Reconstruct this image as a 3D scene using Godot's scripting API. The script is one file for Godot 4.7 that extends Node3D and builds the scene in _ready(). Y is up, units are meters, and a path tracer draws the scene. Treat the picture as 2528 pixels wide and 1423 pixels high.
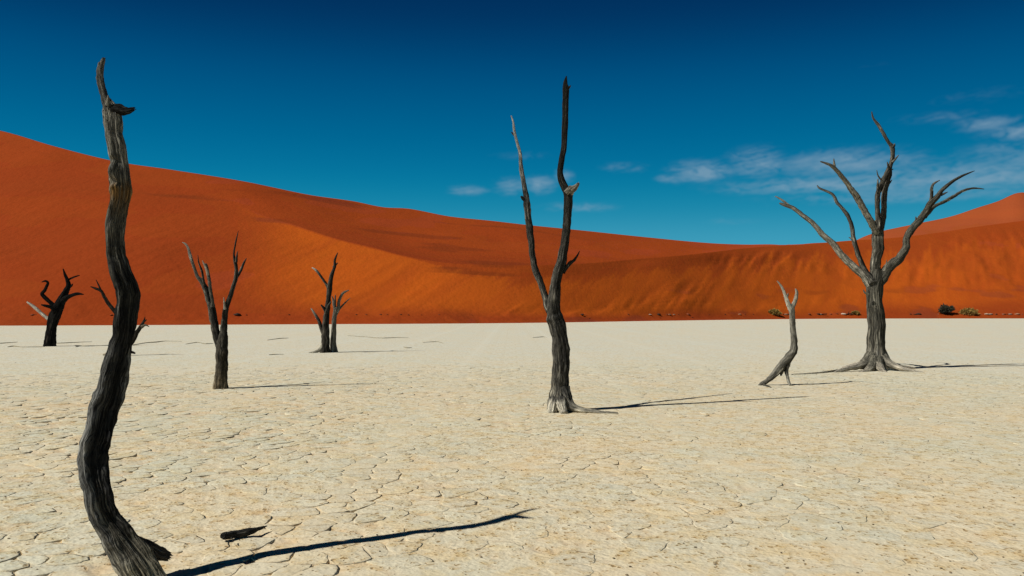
extends Node3D
# A white clay pan with dead trees in front of red dunes. Metres, y up, the camera looks along -z.

const FOCAL := 2100.0        # lens in units of the survey grid (2528 wide)
const EYE := 1.6             # camera height
const HORIZON := 770.0
const SUN := Vector3(0.88, -1.0, -0.46)

var pitch := 0.0
var used := {}
var grain := FastNoiseLite.new()
var lump := FastNoiseLite.new()
var patch := FastNoiseLite.new()
var rng := RandomNumberGenerator.new()
var bark: StandardMaterial3D
var barks := {}
var clay: StandardMaterial3D
var fill: StandardMaterial3D
var sand: StandardMaterial3D

# ------------------------------------------------------------------ helpers

func numbered(called: String) -> String:
	var n: int = used.get(called, 0)
	used[called] = n + 1
	return called if n == 0 else "%s_%03d" % [called, n]

func thing(called: String, label: String, category: String, at: Vector3, group := "") -> Node3D:
	var o := Node3D.new()
	o.name = numbered(called)
	add_child(o, true)
	o.position = at
	tag(o, label, category, group)
	return o

func tag(o: Node3D, label: String, category: String, group := "") -> void:
	o.set_meta("label", label)
	o.set_meta("category", category)
	if group != "":
		o.set_meta("group", group)

func obj(called: String, m: Mesh, material: Material, parent: Node3D = self) -> MeshInstance3D:
	var o := MeshInstance3D.new()
	o.name = numbered(called) if parent == self else called
	o.mesh = m
	o.material_override = material
	parent.add_child(o, true)
	return o

func spot(x: float, y: float, d: float) -> Vector3:
	# the point seen along the survey bearing (x, y) at ground distance d from the camera
	var v := Vector3((x - 1264.0) / FOCAL, (711.5 - y) / FOCAL, -1.0).rotated(Vector3.RIGHT, pitch)
	return Vector3(0, EYE, 0) + v * (d / -v.z)

func reach(y: float) -> float:
	# distance of the ground seen at elevation row y
	var v := Vector3(0, (711.5 - y) / FOCAL, -1.0).rotated(Vector3.RIGHT, pitch)
	return EYE / maxf(-v.y, 0.0005) * -v.z

func ground_at(x: float, y: float) -> Vector3:
	var p := spot(x, y, reach(y))
	p.y = 0.0
	return p

func table(t: Array, x: float) -> float:
	# smooth look-up in pairs [x, value, x, value ...]
	var n := t.size() / 2
	if x <= t[0]:
		return t[1]
	for k in range(1, n):
		if x <= t[2 * k]:
			var f: float = (x - t[2 * k - 2]) / (t[2 * k] - t[2 * k - 2])
			var p0: float = t[2 * maxi(k - 2, 0) + 1]
			var p1: float = t[2 * k - 1]
			var p2: float = t[2 * k + 1]
			var p3: float = t[2 * mini(k + 1, n - 1) + 1]
			var x0: float = t[2 * maxi(k - 2, 0)]
			var x3: float = t[2 * mini(k + 1, n - 1)]
			var w: float = t[2 * k] - t[2 * k - 2]
			var m1: float = (p2 - p0) / maxf(t[2 * k] - x0, 0.001) * w
			var m2: float = (p3 - p1) / maxf(x3 - t[2 * k - 2], 0.001) * w
			var f2 := f * f
			var f3 := f2 * f
			return p1 * (2 * f3 - 3 * f2 + 1) + m1 * (f3 - 2 * f2 + f) + p2 * (3 * f2 - 2 * f3) + m2 * (f3 - f2)
	return t[2 * n - 1]

func net(v: PackedVector3Array, rows: int, cols: int, colors: PackedColorArray, uv: PackedVector2Array, closed := false) -> ArrayMesh:
	# a grid of rows x cols points as one smooth mesh; closed: the last column repeats the first
	var nor := PackedVector3Array()
	nor.resize(v.size())
	var idx := PackedInt32Array()
	idx.resize((rows - 1) * (cols - 1) * 6)
	var k := 0
	for i in rows - 1:
		for j in cols - 1:
			var a := i * cols + j
			var b := a + 1
			var c := a + cols
			var e := c + 1
			var n1 := (v[b] - v[a]).cross(v[c] - v[a])
			var n2 := (v[c] - v[e]).cross(v[b] - v[e])
			nor[a] += n1
			nor[b] += n1 + n2
			nor[c] += n1 + n2
			nor[e] += n2
			idx[k] = a
			idx[k + 1] = c
			idx[k + 2] = b
			idx[k + 3] = b
			idx[k + 4] = c
			idx[k + 5] = e
			k += 6
	if closed:
		for i in rows:
			var s := nor[i * cols] + nor[i * cols + cols - 1]
			nor[i * cols] = s
			nor[i * cols + cols - 1] = s
	for i in nor.size():
		nor[i] = nor[i].normalized() if nor[i].length_squared() > 1e-20 else Vector3.UP
	var arr := []
	arr.resize(Mesh.ARRAY_MAX)
	arr[Mesh.ARRAY_VERTEX] = v
	arr[Mesh.ARRAY_NORMAL] = nor
	if colors.size():
		arr[Mesh.ARRAY_COLOR] = colors
	if uv.size() == v.size():
		arr[Mesh.ARRAY_TEX_UV] = uv
	arr[Mesh.ARRAY_INDEX] = idx
	var m := ArrayMesh.new()
	m.add_surface_from_arrays(Mesh.PRIMITIVE_TRIANGLES, arr)
	return m

# ------------------------------------------------------------------ wood

# pts: [x, y, half width] triples in survey units, from the foot to the tip. d: distance of the tree.
# o: dz (lean in depth, first > last), far (table row > distance), tint, tip, pale, jag, rough, hollow (rows), flare
func limb(parent: Node3D, called: String, d: float, pts: Array, o := {}) -> MeshInstance3D:
	var n := pts.size() / 3
	var dz: Array = o.get("dz", [0.0, 0.0])
	var c: Array[Vector3] = []
	var rad: Array[float] = []
	for k in n:
		var dd: float = d + lerpf(dz[0], dz[1], float(k) / maxf(n - 1, 1))
		if o.has("far"):
			dd = table(o.far, pts[3 * k + 1])
		if o.has("lying"):
			dd = minf(reach(pts[3 * k + 1] + pts[3 * k + 2] * 0.6), d + 6.0)
		c.append(spot(pts[3 * k], pts[3 * k + 1], dd) - parent.position)
		rad.append(pts[3 * k + 2] / FOCAL * dd)
	# sample a smooth curve through the points
	var step: float = d / 850.0 * o.get("fine", 0.85)
	var cp: Array[Vector3] = []
	var rr: Array[float] = []
	var row: Array[float] = []
	for k in n - 1:
		var p0 := c[maxi(k - 1, 0)]
		var p3 := c[mini(k + 2, n - 1)]
		var cnt := maxi(2, int(ceil(c[k].distance_to(c[k + 1]) / step)))
		for q in cnt:
			var f := float(q) / cnt
			cp.append(c[k].cubic_interpolate(c[k + 1], p0, p3, f))
			rr.append(lerpf(rad[k], rad[k + 1], f * f * (3 - 2 * f) * 0.5 + f * 0.5))
			row.append(lerpf(pts[3 * k + 1], pts[3 * k + 4], f))
	cp.append(c[n - 1])
	rr.append(rad[n - 1])
	row.append(pts[3 * n - 2])
	var rows := cp.size()
	var r0 := 0.0
	for r in rr:
		r0 += r
	r0 = r0 / rows
	var rmax: float = rr.max()
	var segs := clampi(int(TAU * rmax / step), 8, 80)
	var seed_at := rng.randf() * 200.0
	var rough: float = o.get("rough", 0.16)
	var tint: Color = o.get("tint", Color(0.12, 0.115, 0.1))
	var tip: Color = o.get("tip", tint)
	var tip_from: float = o.get("tip_from", 0.55)
	var pale: Color = o.get("pale", Color(0.3, 0.28, 0.23))
	var pale_share: float = o.get("pale_share", 0.0)
	var jag: float = o.get("jag", 0.0)
	var foot: Color = o.get("foot", tint)
	var foot_size: float = o.get("foot_size", 0.0)
	var v := PackedVector3Array()
	var colors := PackedColorArray()
	var uv := PackedVector2Array()
	var along := 0.0
	var total := 0.0
	for i in rows - 1:
		total += cp[i].distance_to(cp[i + 1])
	var hollow: Array = o.get("hollow", [])
	var flare: Array = o.get("flare", [])   # [strength, height, lobes, phase]
	var knots: Array = o.get("knots", [])   # [row, angle, size, height] bulges
	var wander: float = o.get("wander", 0.05)
	var stains: Array = o.get("stains", [])   # [row, height, colour, strength]
	var lit_side: Array = o.get("lit_side", [])   # [angle, strength, upper row, lower row]: sunlit side painted paler
	for i in rows:
		if i > 0:
			along += cp[i].distance_to(cp[i - 1])
		var s := along / maxf(total, 0.001)
		var t := (cp[mini(i + 1, rows - 1)] - cp[maxi(i - 1, 0)]).normalized()
		var nn := Vector3(0, 0, 1)
		nn = nn - t * t.dot(nn)
		if nn.length() < 0.25:
			nn = Vector3(0, 1, 0) - t * t.y
		nn = nn.normalized()
		var bb := t.cross(nn)
		var q := along / maxf(rmax, 0.004)
		var mid := cp[i]
		var fade := minf(1.0, s * 6.0) * minf(1.0, (1.0 - s) * 6.0)
		mid += (bb * lump.get_noise_2d(q * 0.5, seed_at) + nn * lump.get_noise_2d(q * 0.5, seed_at + 50.0)) * rr[i] * wander * 2.0 * fade
		var swell := 1.0 + 0.06 * lump.get_noise_2d(q * 0.9, seed_at + 99.0)
		var above := mid.y + parent.position.y
		for j in segs + 1:
			var th := TAU * float(j % segs) / segs
			var cs := cos(th)
			var sn := sin(th)
			var tw := th + q * 0.05
			var g1 := grain.get_noise_3d(cos(tw) * 1.25 + seed_at, sin(tw) * 1.25, q * 0.10)
			var g2 := grain.get_noise_3d(cos(tw) * 3.2 + seed_at, sin(tw) * 3.2 + 20.0, q * 0.26)
			var g3 := lump.get_noise_3d(cs * 0.8 + seed_at, sn * 0.8, q * 0.55)
			var ridge := 1.0 - 2.2 * absf(g2)
			var m := swell * (1.0 + rough * (0.9 * g1 + 0.45 * ridge - 0.2) + 0.09 * g3)
			if hollow.size():
				var h: float = table(hollow, row[i])
				if h > 0.0:
					var dg := rad_to_deg(wrapf(th, -PI, PI)) + 12.0 * grain.get_noise_2d(q * 0.8, seed_at)
					var w := smoothstep(-14.0, 16.0, dg) * (1.0 - smoothstep(70.0, 100.0, dg))
					m *= 1.0 - h * w + 0.10 * h * exp(-pow((dg + 16.0) / 12.0, 2.0))
			for kn in knots:
				var da := wrapf(th - kn[1], -PI, PI)
				var dr: float = (row[i] - kn[0]) / kn[2]
				m *= 1.0 + kn[3] * exp(-da * da * 3.0 - dr * dr)
			if flare.size():
				var e := exp(-maxf(above, 0.0) / flare[1])
				m *= 1.0 + flare[0] * e * e * (0.55 + 0.45 * cos(flare[2] * th + flare[3]) + 0.5 * g3)
			var p := mid + (nn * cs + bb * sn) * rr[i] * m * 0.96
			if jag > 0.0 and s > 0.8:
				p += t * rr[i] * jag * (s - 0.8) * 5.0 * (g1 + g2 * 1.2)
			v.append(p)
			uv.append(Vector2(float(j) / segs, along / (TAU * r0 * 2.2)))
			var col := tint.lerp(tip, smoothstep(tip_from, minf(1.0, tip_from + 0.45), s + 0.15 * g3))
			if pale_share > 0.0:
				var pn := patch.get_noise_3d(cs * 0.9 + seed_at, sn * 0.9, q * 0.16) + 0.35 * g2
				col = col.lerp(pale, smoothstep(0.55 - pale_share, 0.8 - pale_share, pn * 0.9 + 0.1))
			for sn_ in stains:
				var e2: float = (row[i] - sn_[0]) / sn_[1]
				col = col.lerp(sn_[2], clampf(exp(-e2 * e2) * sn_[3] * (1.0 + 1.5 * g2), 0.0, 1.0))
			if lit_side.size():
				var bw: float = maxf(0.0, cos(th - lit_side[0])) * lit_side[1] * smoothstep(lit_side[2] - 60.0, lit_side[2] + 60.0, row[i]) * (1.0 - smoothstep(lit_side[3] - 60.0, lit_side[3] + 60.0, row[i]))
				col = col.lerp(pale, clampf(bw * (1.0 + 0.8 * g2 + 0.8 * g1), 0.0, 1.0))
			if foot_size > 0.0:
				col = col.lerp(foot, clampf(exp(-maxf(above, 0.0) / foot_size) * 1.25 + 0.35 * g2 - 0.1, 0.0, 1.0))
			col = col * (1.05 + 0.6 * g1 + 0.25 * g2)
			col.a = 1.0
			colors.append(col)
	# close the tip
	var end := cp[rows - 1] + (cp[rows - 1] - cp[rows - 2]).normalized() * rr[rows - 1] * 0.5
	for j in segs + 1:
		v.append(end)
		uv.append(Vector2(float(j) / segs, along / (TAU * r0 * 2.2)))
		colors.append(colors[(rows - 1) * (segs + 1) + j])
	return obj(called, net(v, rows + 1, segs + 1, colors, uv, true), bark_for(r0), parent)

func bark_for(r: float) -> StandardMaterial3D:
	# the same wood with a relief in keeping with the thickness of the limb
	var k := clampi(roundi(log(maxf(r, 0.001) / 0.12) / log(2.0)), -4, 1)
	if not barks.has(k):
		var m: StandardMaterial3D = bark.duplicate()
		m.heightmap_scale = 2.0 * pow(2.0, k)
		barks[k] = m
	return barks[k]

func limbs(parent: Node3D, called: String, d: float, list: Array, o := {}) -> void:
	for one in list:
		var with: Dictionary = o.duplicate()
		with.merge(one[1], true)
		limb(parent, called, d, one[0], with)

# ------------------------------------------------------------------ materials

func make_bark() -> StandardMaterial3D:
	var w := 384
	var h := 640
	var a := FastNoiseLite.new()
	a.seed = 5
	a.frequency = 1.0
	a.fractal_octaves = 3
	var b := FastNoiseLite.new()
	b.seed = 11
	b.frequency = 1.0
	b.fractal_octaves = 2
	var col := PackedByteArray()
	col.resize(w * h * 3)
	var hei := PackedByteArray()
	hei.resize(w * h)
	for y in h:
		var vv := float(y) / h
		var mixv := smoothstep(0.0, 1.0, clampf((vv - 0.8) / 0.2, 0.0, 1.0))
		for x in w:
			var u := TAU * x / w
			var val := 0.0
			var crack := 0.0
			for side in 2:
				var share := mixv if side else 1.0 - mixv
				if share < 0.001:
					continue
				var vz := (vv - side) * 6.0
				var wob := b.get_noise_3d(cos(u) * 1.1, sin(u) * 1.1, vz * 0.8) * 0.13
				var s1 := a.get_noise_3d(cos(u + wob) * 6.5, sin(u + wob) * 6.5, vz * 0.75)
				var s2 := a.get_noise_3d(cos(u + wob) * 19.0 + 9.0, sin(u + wob) * 19.0, vz * 1.3)
				val += share * (s1 * 0.9 + s2 * 0.7)
				crack += share * (1.0 - smoothstep(0.0, 0.13, absf(s1)))
			var hgt := clampf(0.5 + val * 0.55 - crack * 0.35, 0.0, 1.0)
			var lum := clampf(0.6 + val * 0.85, 0.14, 1.0) * (1.0 - 0.75 * crack)
			var warm := 0.04 * val
			var k := (y * w + x)
			hei[k] = int(hgt * 255)
			var lin := Color(lum * (1.0 + warm), lum, lum * (1.0 - warm * 1.4)).linear_to_srgb()
			col[k * 3] = clampi(int(lin.r * 255), 0, 255)
			col[k * 3 + 1] = clampi(int(lin.g * 255), 0, 255)
			col[k * 3 + 2] = clampi(int(lin.b * 255), 0, 255)
	var m := StandardMaterial3D.new()
	m.albedo_texture = ImageTexture.create_from_image(Image.create_from_data(w, h, false, Image.FORMAT_RGB8, col))
	m.heightmap_enabled = true
	m.heightmap_texture = ImageTexture.create_from_image(Image.create_from_data(w, h, false, Image.FORMAT_L8, hei))
	m.heightmap_scale = 2.2
	m.vertex_color_use_as_albedo = true
	m.roughness = 0.9
	m.metallic_specular = 0.12
	return m

func seamless(seed_: int, freq: float, size: int, octaves := 4) -> Image:
	var f := FastNoiseLite.new()
	f.seed = seed_
	f.frequency = freq
	f.fractal_octaves = octaves
	return f.get_seamless_image(size, size, false, false, 0.2)

func make_ground(size: int, tile: float, streak: float, seed_: int, bump: float, dark: float) -> StandardMaterial3D:
	var a := seamless(seed_, 0.009, size, 5).get_data()
	var b := seamless(seed_ + 3, 0.06, size, 3).get_data()
	var c := seamless(seed_ + 7, 0.022, size, 4).get_data()
	var col := PackedByteArray()
	col.resize(size * size * 3)
	var hei := PackedByteArray()
	hei.resize(size * size)
	for k in size * size:
		var x := a[k] / 255.0
		var y := b[k] / 255.0
		var z := c[k] / 255.0
		var fleck := smoothstep(0.60, 0.80, y) * smoothstep(0.42, 0.60, z) * dark
		var wash := (0.6 * smoothstep(0.45, 0.75, x) + 0.75 * smoothstep(0.5, 0.72, z * 0.7 + y * 0.3)) * streak
		var lum := 0.98 + 0.16 * (y - 0.5) - 0.10 * (z - 0.5)
		var r := lum * (1.0 - 0.02 * wash) * (1.0 - 0.55 * fleck)
		var g := lum * (1.0 - 0.11 * wash) * (1.0 - 0.63 * fleck)
		var bl := lum * (1.0 - 0.26 * wash) * (1.0 - 0.72 * fleck)
		var lin := Color(r, g, bl).linear_to_srgb()
		col[k * 3] = clampi(int(lin.r * 255), 0, 255)
		col[k * 3 + 1] = clampi(int(lin.g * 255), 0, 255)
		col[k * 3 + 2] = clampi(int(lin.b * 255), 0, 255)
		hei[k] = clampi(int((0.5 * z + 0.4 * y + 0.1 * x - 0.35 * fleck) * 255), 0, 255)
	var m := StandardMaterial3D.new()
	m.albedo_texture = ImageTexture.create_from_image(Image.create_from_data(size, size, false, Image.FORMAT_RGB8, col))
	m.heightmap_enabled = true
	m.heightmap_texture = ImageTexture.create_from_image(Image.create_from_data(size, size, false, Image.FORMAT_L8, hei))
	m.heightmap_scale = bump
	m.uv1_triplanar = true
	m.uv1_world_triplanar = true
	m.uv1_scale = Vector3.ONE / tile
	m.vertex_color_use_as_albedo = true
	m.roughness = 0.95
	m.metallic_specular = 0.15
	return m

func plain(c: Color, rough := 0.9) -> StandardMaterial3D:
	var m := StandardMaterial3D.new()
	m.albedo_color = c.linear_to_srgb()
	m.roughness = rough
	m.metallic_specular = 0.2
	return m

# ------------------------------------------------------------------ sky

func sky_color(el: float) -> Color:
	# clear air by elevation in degrees (linear light); the deep polarised blue goes on to the zenith
	var r: float = table([-2, 0.075, 2.0, 0.07, 4.5, 0.048, 7.0, 0.011, 10.0, 0.001, 20.0, 0.0004, 90.0, 0.0004], el)
	var g: float = table([-2, 0.40, 2.0, 0.375, 4.5, 0.33, 7.0, 0.24, 10.0, 0.160, 15.0, 0.085, 20.0, 0.032, 32.0, 0.007, 90.0, 0.003], el)
	var b: float = table([-2, 0.56, 2.0, 0.535, 4.5, 0.485, 7.0, 0.400, 10.0, 0.325, 15.0, 0.222, 20.0, 0.115, 32.0, 0.034, 90.0, 0.015], el)
	return Color(r, g, b)

func make_sky() -> Sky:
	var w := 4096
	var h := 2048
	var base := Image.create_empty(64, h, false, Image.FORMAT_RGBF)
	for y in h:
		var el := 90.0 - 180.0 * (y + 0.5) / h
		base.fill_rect(Rect2i(0, y, 64, 1), sky_color(el) if el > -3.0 else Color(0.42, 0.37, 0.28))
	base.resize(w, h, Image.INTERPOLATE_BILINEAR)
	# clouds in a low belt: thin streaks and a few torn puffs, more of them to the right
	var n := FastNoiseLite.new()
	n.seed = 21
	n.frequency = 1.0
	n.fractal_octaves = 4
	n.fractal_gain = 0.45
	var wv := FastNoiseLite.new()
	wv.seed = 8
	wv.frequency = 1.0
	wv.fractal_octaves = 2
	# bearing, elevation, half width, half height, strength
	var puffs := [
		0.1, 8.35, 1.0, 0.5, 0.5, 1.85, 8.55, 0.9, 0.5, 0.55, 3.5, 9.1, 0.55, 0.4, 0.45, -3.0, 8.15, 1.1, 0.28, 0.5,
		4.6, 7.0, 2.0, 0.28, 0.35, 7.5, 9.6, 1.4, 0.3, 0.3, 12.6, 9.15, 1.7, 0.55, 0.7, 10.6, 8.8, 0.8, 0.25, 0.45, 16.2, 9.6, 1.5, 0.75, 0.55,
		21.5, 9.3, 3.6, 0.7, 0.55, 20.5, 8.0, 5.0, 0.42, 0.68, 28.0, 8.0, 6.5, 0.75, 0.66, 25.0, 7.1, 6.5, 0.4, 0.45, 36.0, 8.3, 7.0, 1.2, 0.6,
		29.3, 11.0, 1.4, 0.36, 0.5, 31.2, 10.3, 1.7, 0.42, 0.6, 27.0, 11.6, 2.2, 0.35, 0.2, 23.5, 15.0, 3.4, 0.25, 0.05, 29.0, 12.6, 3.0, 0.5, 0.12, 33.0, 9.4, 1.3, 0.5, 0.5,
		30.2, 9.5, 1.6, 0.4, 0.3, 14.5, 5.9, 2.2, 0.25, 0.12, 1.0, 10.4, 2.2, 0.3, 0.14, 44.0, 11.0, 7.0, 1.5, 0.6, 58.0, 8.0, 10.0, 1.2, 0.6, 75.0, 12.0, 9.0, 1.6, 0.5,
	]
	var top := int((90.0 - 19.0) / 180.0 * h)
	var low := int((90.0 - 2.0) / 180.0 * h)
	for y in range(top, low):
		var el := 90.0 - 180.0 * (y + 0.5) / h
		for xx in range(int(w * -0.04), int(w * 0.25)):
			var x := posmod(xx, w)
			var az := 360.0 * (xx + 0.5) / w
			var mask := 0.0
			for k in range(0, puffs.size(), 5):
				var dx: float = (az - puffs[k]) / puffs[k + 2]
				var dy: float = (el - puffs[k + 1] + 0.05 * (az - puffs[k]) * 0.2) / puffs[k + 3]
				var e := dx * dx + dy * dy
				if e < 6.0:
					mask = maxf(mask, puffs[k + 4] * exp(-e * 0.8))
			if mask < 0.015:
				continue
			var wx := wv.get_noise_2d(az * 0.35, el * 0.8) * 0.9
			var t := n.get_noise_2d(az * 0.20 + wx, el * 0.95 + wx * 0.4 - az * 0.04)
			var fine := n.get_noise_2d(az * 1.1 + 40.0 + wx, el * 4.6 - az * 0.25 + wx)
			var a := 0.88 * clampf(mask * (0.84 + 0.75 * t + 0.5 * fine), 0.0, 0.7)
			a = a * smoothstep(0.0, 0.22, a)
			if a > 0.004:
				base.set_pixel(x, y, base.get_pixel(x, y).lerp(Color(0.245, 0.375, 0.485), a))
	var mat := PanoramaSkyMaterial.new()
	mat.panorama = ImageTexture.create_from_image(base)
	var s := Sky.new()
	s.sky_material = mat
	return s

# ------------------------------------------------------------------ clay pan

func pan_tint(x: float, z: float) -> Color:
	var d := Vector2(x, z).length()
	var n1 := patch.get_noise_2d(x * 0.55, z * 0.55)
	var n2 := patch.get_noise_2d(x * 0.12 + 70.0, z * 0.12)
	var warm := clampf(0.5 + 0.75 * n1 + 0.55 * n2, 0.0, 1.0)
	var near := Color(0.61, 0.59, 0.45).lerp(Color(0.685, 0.59, 0.405), warm)
	var far := Color(0.62, 0.62, 0.53).lerp(Color(0.645, 0.61, 0.49), warm)
	return near.lerp(far, smoothstep(9.0, 38.0, d + 6.0 * n2))

func cracked(x: float, z: float) -> float:
	# how open the joints between the clay plates are: most at the left and near, sanded over at the right
	var side := clampf(0.5 - x * 0.16 / (1.0 + 0.05 * -z), 0.0, 1.0)
	return clampf(0.62 * side - 0.17 + 0.6 * patch.get_noise_2d(x * 0.45 + 31.0, z * 0.45), 0.0, 1.0)

func make_pan() -> void:
	# the sheet: fine rings near the camera, out to the horizon all round
	var bearings: Array[float] = []
	var a := -180.0
	while a < 180.0 - 0.01:
		bearings.append(a)
		a += 0.3 if absf(a + 0.01) < 40.0 else 7.0
	bearings.append(180.0)
	var rings: Array[float] = [0.0]
	var r := 1.5
	while r < 3500.0:
		rings.append(r)
		r *= 1.0125 if r < 60.0 else 1.08
	var v := PackedVector3Array()
	var colors := PackedColorArray()
	var sandy := Color(0.60, 0.455, 0.29)
	for q in rings:
		for b in bearings:
			var x := sin(deg_to_rad(b)) * q
			var z := -cos(deg_to_rad(b)) * q
			var y := -0.004
			var c := pan_tint(x, z)
			if q < 34.0:
				var open := cracked(x, z) + 1.1 * patch.get_noise_2d(x * 3.4, z * 3.4)
				var depth := lerpf(-0.0010, -0.020, smoothstep(0.45, 1.0, open))
				var keep := 1.0 - smoothstep(14.0, 27.0, q)
				y = lerpf(-0.004, depth, keep)
				c = c.lerp(sandy, keep * lerpf(0.15, 0.6, smoothstep(0.3, 0.9, open)))
			v.append(Vector3(x, y, z))
			colors.append(c)
	var pan := obj("ground", net(v, rings.size(), bearings.size(), colors, PackedVector2Array()), clay)
	pan.set_meta("kind", "structure")
	pan.set_meta("label", "pale dry clay pan cracked into plates, reaching to the foot of the dunes")
	make_plates(pan)

func make_plates(pan: Node3D) -> void:
	# clay plates: the cells of scattered points, each a low slab with a bevelled rim; joints stay open between them
	var size := 0.25
	var pts := {}
	var rg := RandomNumberGenerator.new()
	rg.seed = 77
	var zmin := -30
	var cells: Array[Vector2i] = []
	for j in range(int(3.6 / size), int(27.5 / size)):
		var half := int((j * size * 0.66 + 1.2) / size)
		for i in range(-half, half + 1):
			var k := Vector2i(i, j)
			pts[k] = Vector2((i + 0.5 + rg.randf_range(-0.46, 0.46)) * size * 1.1, -(j + 0.5 + rg.randf_range(-0.46, 0.46)) * size)
			cells.append(k)
	var near: Array = []
	var far_v := PackedVector3Array()
	var far_n := PackedVector3Array()
	var far_c := PackedColorArray()
	var far_i := PackedInt32Array()
	for k in cells:
		var p: Vector2 = pts[k]
		if p.length() > 24.5 + 4.0 * patch.get_noise_2d(p.x, p.y):
			continue
		var open := cracked(p.x, p.y) * (1.0 - smoothstep(6.5, 20.0, p.length()))
		if rg.randf() > 0.45 + open * 0.7:
			continue   # buried under blown sand
		var poly: PackedVector2Array = [p + Vector2(-0.4, -0.4), p + Vector2(0.4, -0.4), p + Vector2(0.4, 0.4), p + Vector2(-0.4, 0.4)]
		var full := true
		for dj in range(-2, 3):
			for di in range(-2, 3):
				if di == 0 and dj == 0:
					continue
				var o := k + Vector2i(di, dj)
				if not pts.has(o):
					full = full and absi(di) + absi(dj) > 1
					continue
				var q: Vector2 = pts[o]
				if p.distance_squared_to(q) > 0.75:
					continue
				poly = clip(poly, (p + q) / 2.0, (q - p).normalized())
		if not full or poly.size() < 4:
			continue
		var gap := lerpf(0.0010, 0.0055, open) * rg.randf_range(0.5, 1.5)
		var wear := rg.randf_range(0.0, 0.02)
		# rounded, uneven outline
		var rim: PackedVector2Array = []
		for c in poly.size():
			var e0 := poly[c]
			var e1 := poly[(c + 1) % poly.size()]
			if e0.distance_to(e1) < 0.012:
				continue
			rim.append(e0.lerp(e1, 0.2 + rg.randf() * 0.08))
			if e0.distance_to(e1) > 0.1:
				rim.append(e0.lerp(e1, 0.5) + (p - e0.lerp(e1, 0.5)) * rg.randf_range(0.0, 0.07))
			rim.append(e0.lerp(e1, 0.8 - rg.randf() * 0.08))
		if rim.size() < 6:
			continue
		var up := lerpf(0.0, 0.0065, open * rg.randf()) + 0.0004 * rg.randf()
		var tilt := Vector2(rg.randf_range(-1, 1), rg.randf_range(-1, 1)) * 0.018 * (0.06 + open)
		var tint := pan_tint(p.x, p.y)
		tint = tint.lerp(Color(0.53, 0.505, 0.405), 0.35 * rg.randf()) * rg.randf_range(0.94, 1.05)
		var edge := tint.lerp(Color(0.56, 0.44, 0.29), 0.15 + 0.25 * open)
		var at := Vector3(p.x, 0.0, p.y)
		var vv := PackedVector3Array()
		var cc := PackedColorArray()
		var ii := PackedInt32Array()
		var m := rim.size()
		vv.append(Vector3(0, up + 0.0008, 0))
		cc.append(tint)
		for ringno in 4:
			for c in m:
				var dlt := rim[c] - p
				var ln := dlt.length()
				var dir := dlt / maxf(ln, 0.001)
				var inset: float = [0.040 + wear, 0.008 + wear * 0.5, 0.0, 0.0][ringno]
				var drop: float = [0.0, 0.0007 + 0.0008 * open, 0.0016 + 0.0022 * open, 0.05][ringno]
				var w := dir * maxf(ln - gap - inset, 0.01)
				vv.append(Vector3(w.x, up + w.dot(tilt) - drop, w.y))
				cc.append([tint, tint.lerp(edge, 0.35), edge, edge * 0.8][ringno])
		for c in m:
			var c2 := (c + 1) % m
			ii.append_array([0, 1 + c, 1 + c2])
			for ringno in 3:
				var s0 := 1 + ringno * m
				var s1 := s0 + m
				ii.append_array([s0 + c, s1 + c, s0 + c2, s0 + c2, s1 + c, s1 + c2])
		# outline runs either way round: turn it so that tops face up
		var t0 := (vv[ii[2]] - vv[ii[0]]).cross(vv[ii[1]] - vv[ii[0]])
		if t0.y < 0:
			for t in range(0, ii.size(), 3):
				var sw := ii[t + 1]
				ii[t + 1] = ii[t + 2]
				ii[t + 2] = sw
		var nn := PackedVector3Array()
		nn.resize(vv.size())
		for t in range(0, ii.size(), 3):
			var fn := (vv[ii[t + 2]] - vv[ii[t]]).cross(vv[ii[t + 1]] - vv[ii[t]])
			for c in 3:
				nn[ii[t + c]] += fn
		for c in nn.size():
			nn[c] = nn[c].normalized()
		if absf(p.x) < -p.y * 0.605 + 0.12 and p.y < -4.55 and near.size() < 300:
			var arr := []
			arr.resize(Mesh.ARRAY_MAX)
			arr[Mesh.ARRAY_VERTEX] = vv
			arr[Mesh.ARRAY_NORMAL] = nn
			arr[Mesh.ARRAY_COLOR] = cc
			arr[Mesh.ARRAY_INDEX] = ii
			var am := ArrayMesh.new()
			am.add_surface_from_arrays(Mesh.PRIMITIVE_TRIANGLES, arr)
			near.append(1)
			var o := obj("clay_plate", am, fill, pan)
			o.position = at
		else:
			var off := far_v.size()
			for x in vv:
				far_v.append(x + at)
			far_n.append_array(nn)
			far_c.append_array(cc)
			for x in ii:
				far_i.append(x + off)
	var all := []
	all.resize(Mesh.ARRAY_MAX)
	all[Mesh.ARRAY_VERTEX] = far_v
	all[Mesh.ARRAY_NORMAL] = far_n
	all[Mesh.ARRAY_COLOR] = far_c
	all[Mesh.ARRAY_INDEX] = far_i
	var big := ArrayMesh.new()
	big.add_surface_from_arrays(Mesh.PRIMITIVE_TRIANGLES, all)
	obj("clay_plates", big, fill, pan).set_meta("kind", "stuff")

func clip(poly: PackedVector2Array, at: Vector2, n: Vector2) -> PackedVector2Array:
	var out: PackedVector2Array = []
	for c in poly.size():
		var a := poly[c]
		var b := poly[(c + 1) % poly.size()]
		var da := (a - at).dot(n)
		var db := (b - at).dot(n)
		if da <= 0.0:
			out.append(a)
		if (da < 0.0 and db > 0.0) or (da > 0.0 and db < 0.0):
			out.append(a.lerp(b, da / (da - db)))
	return out

# ------------------------------------------------------------------ dunes

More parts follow.
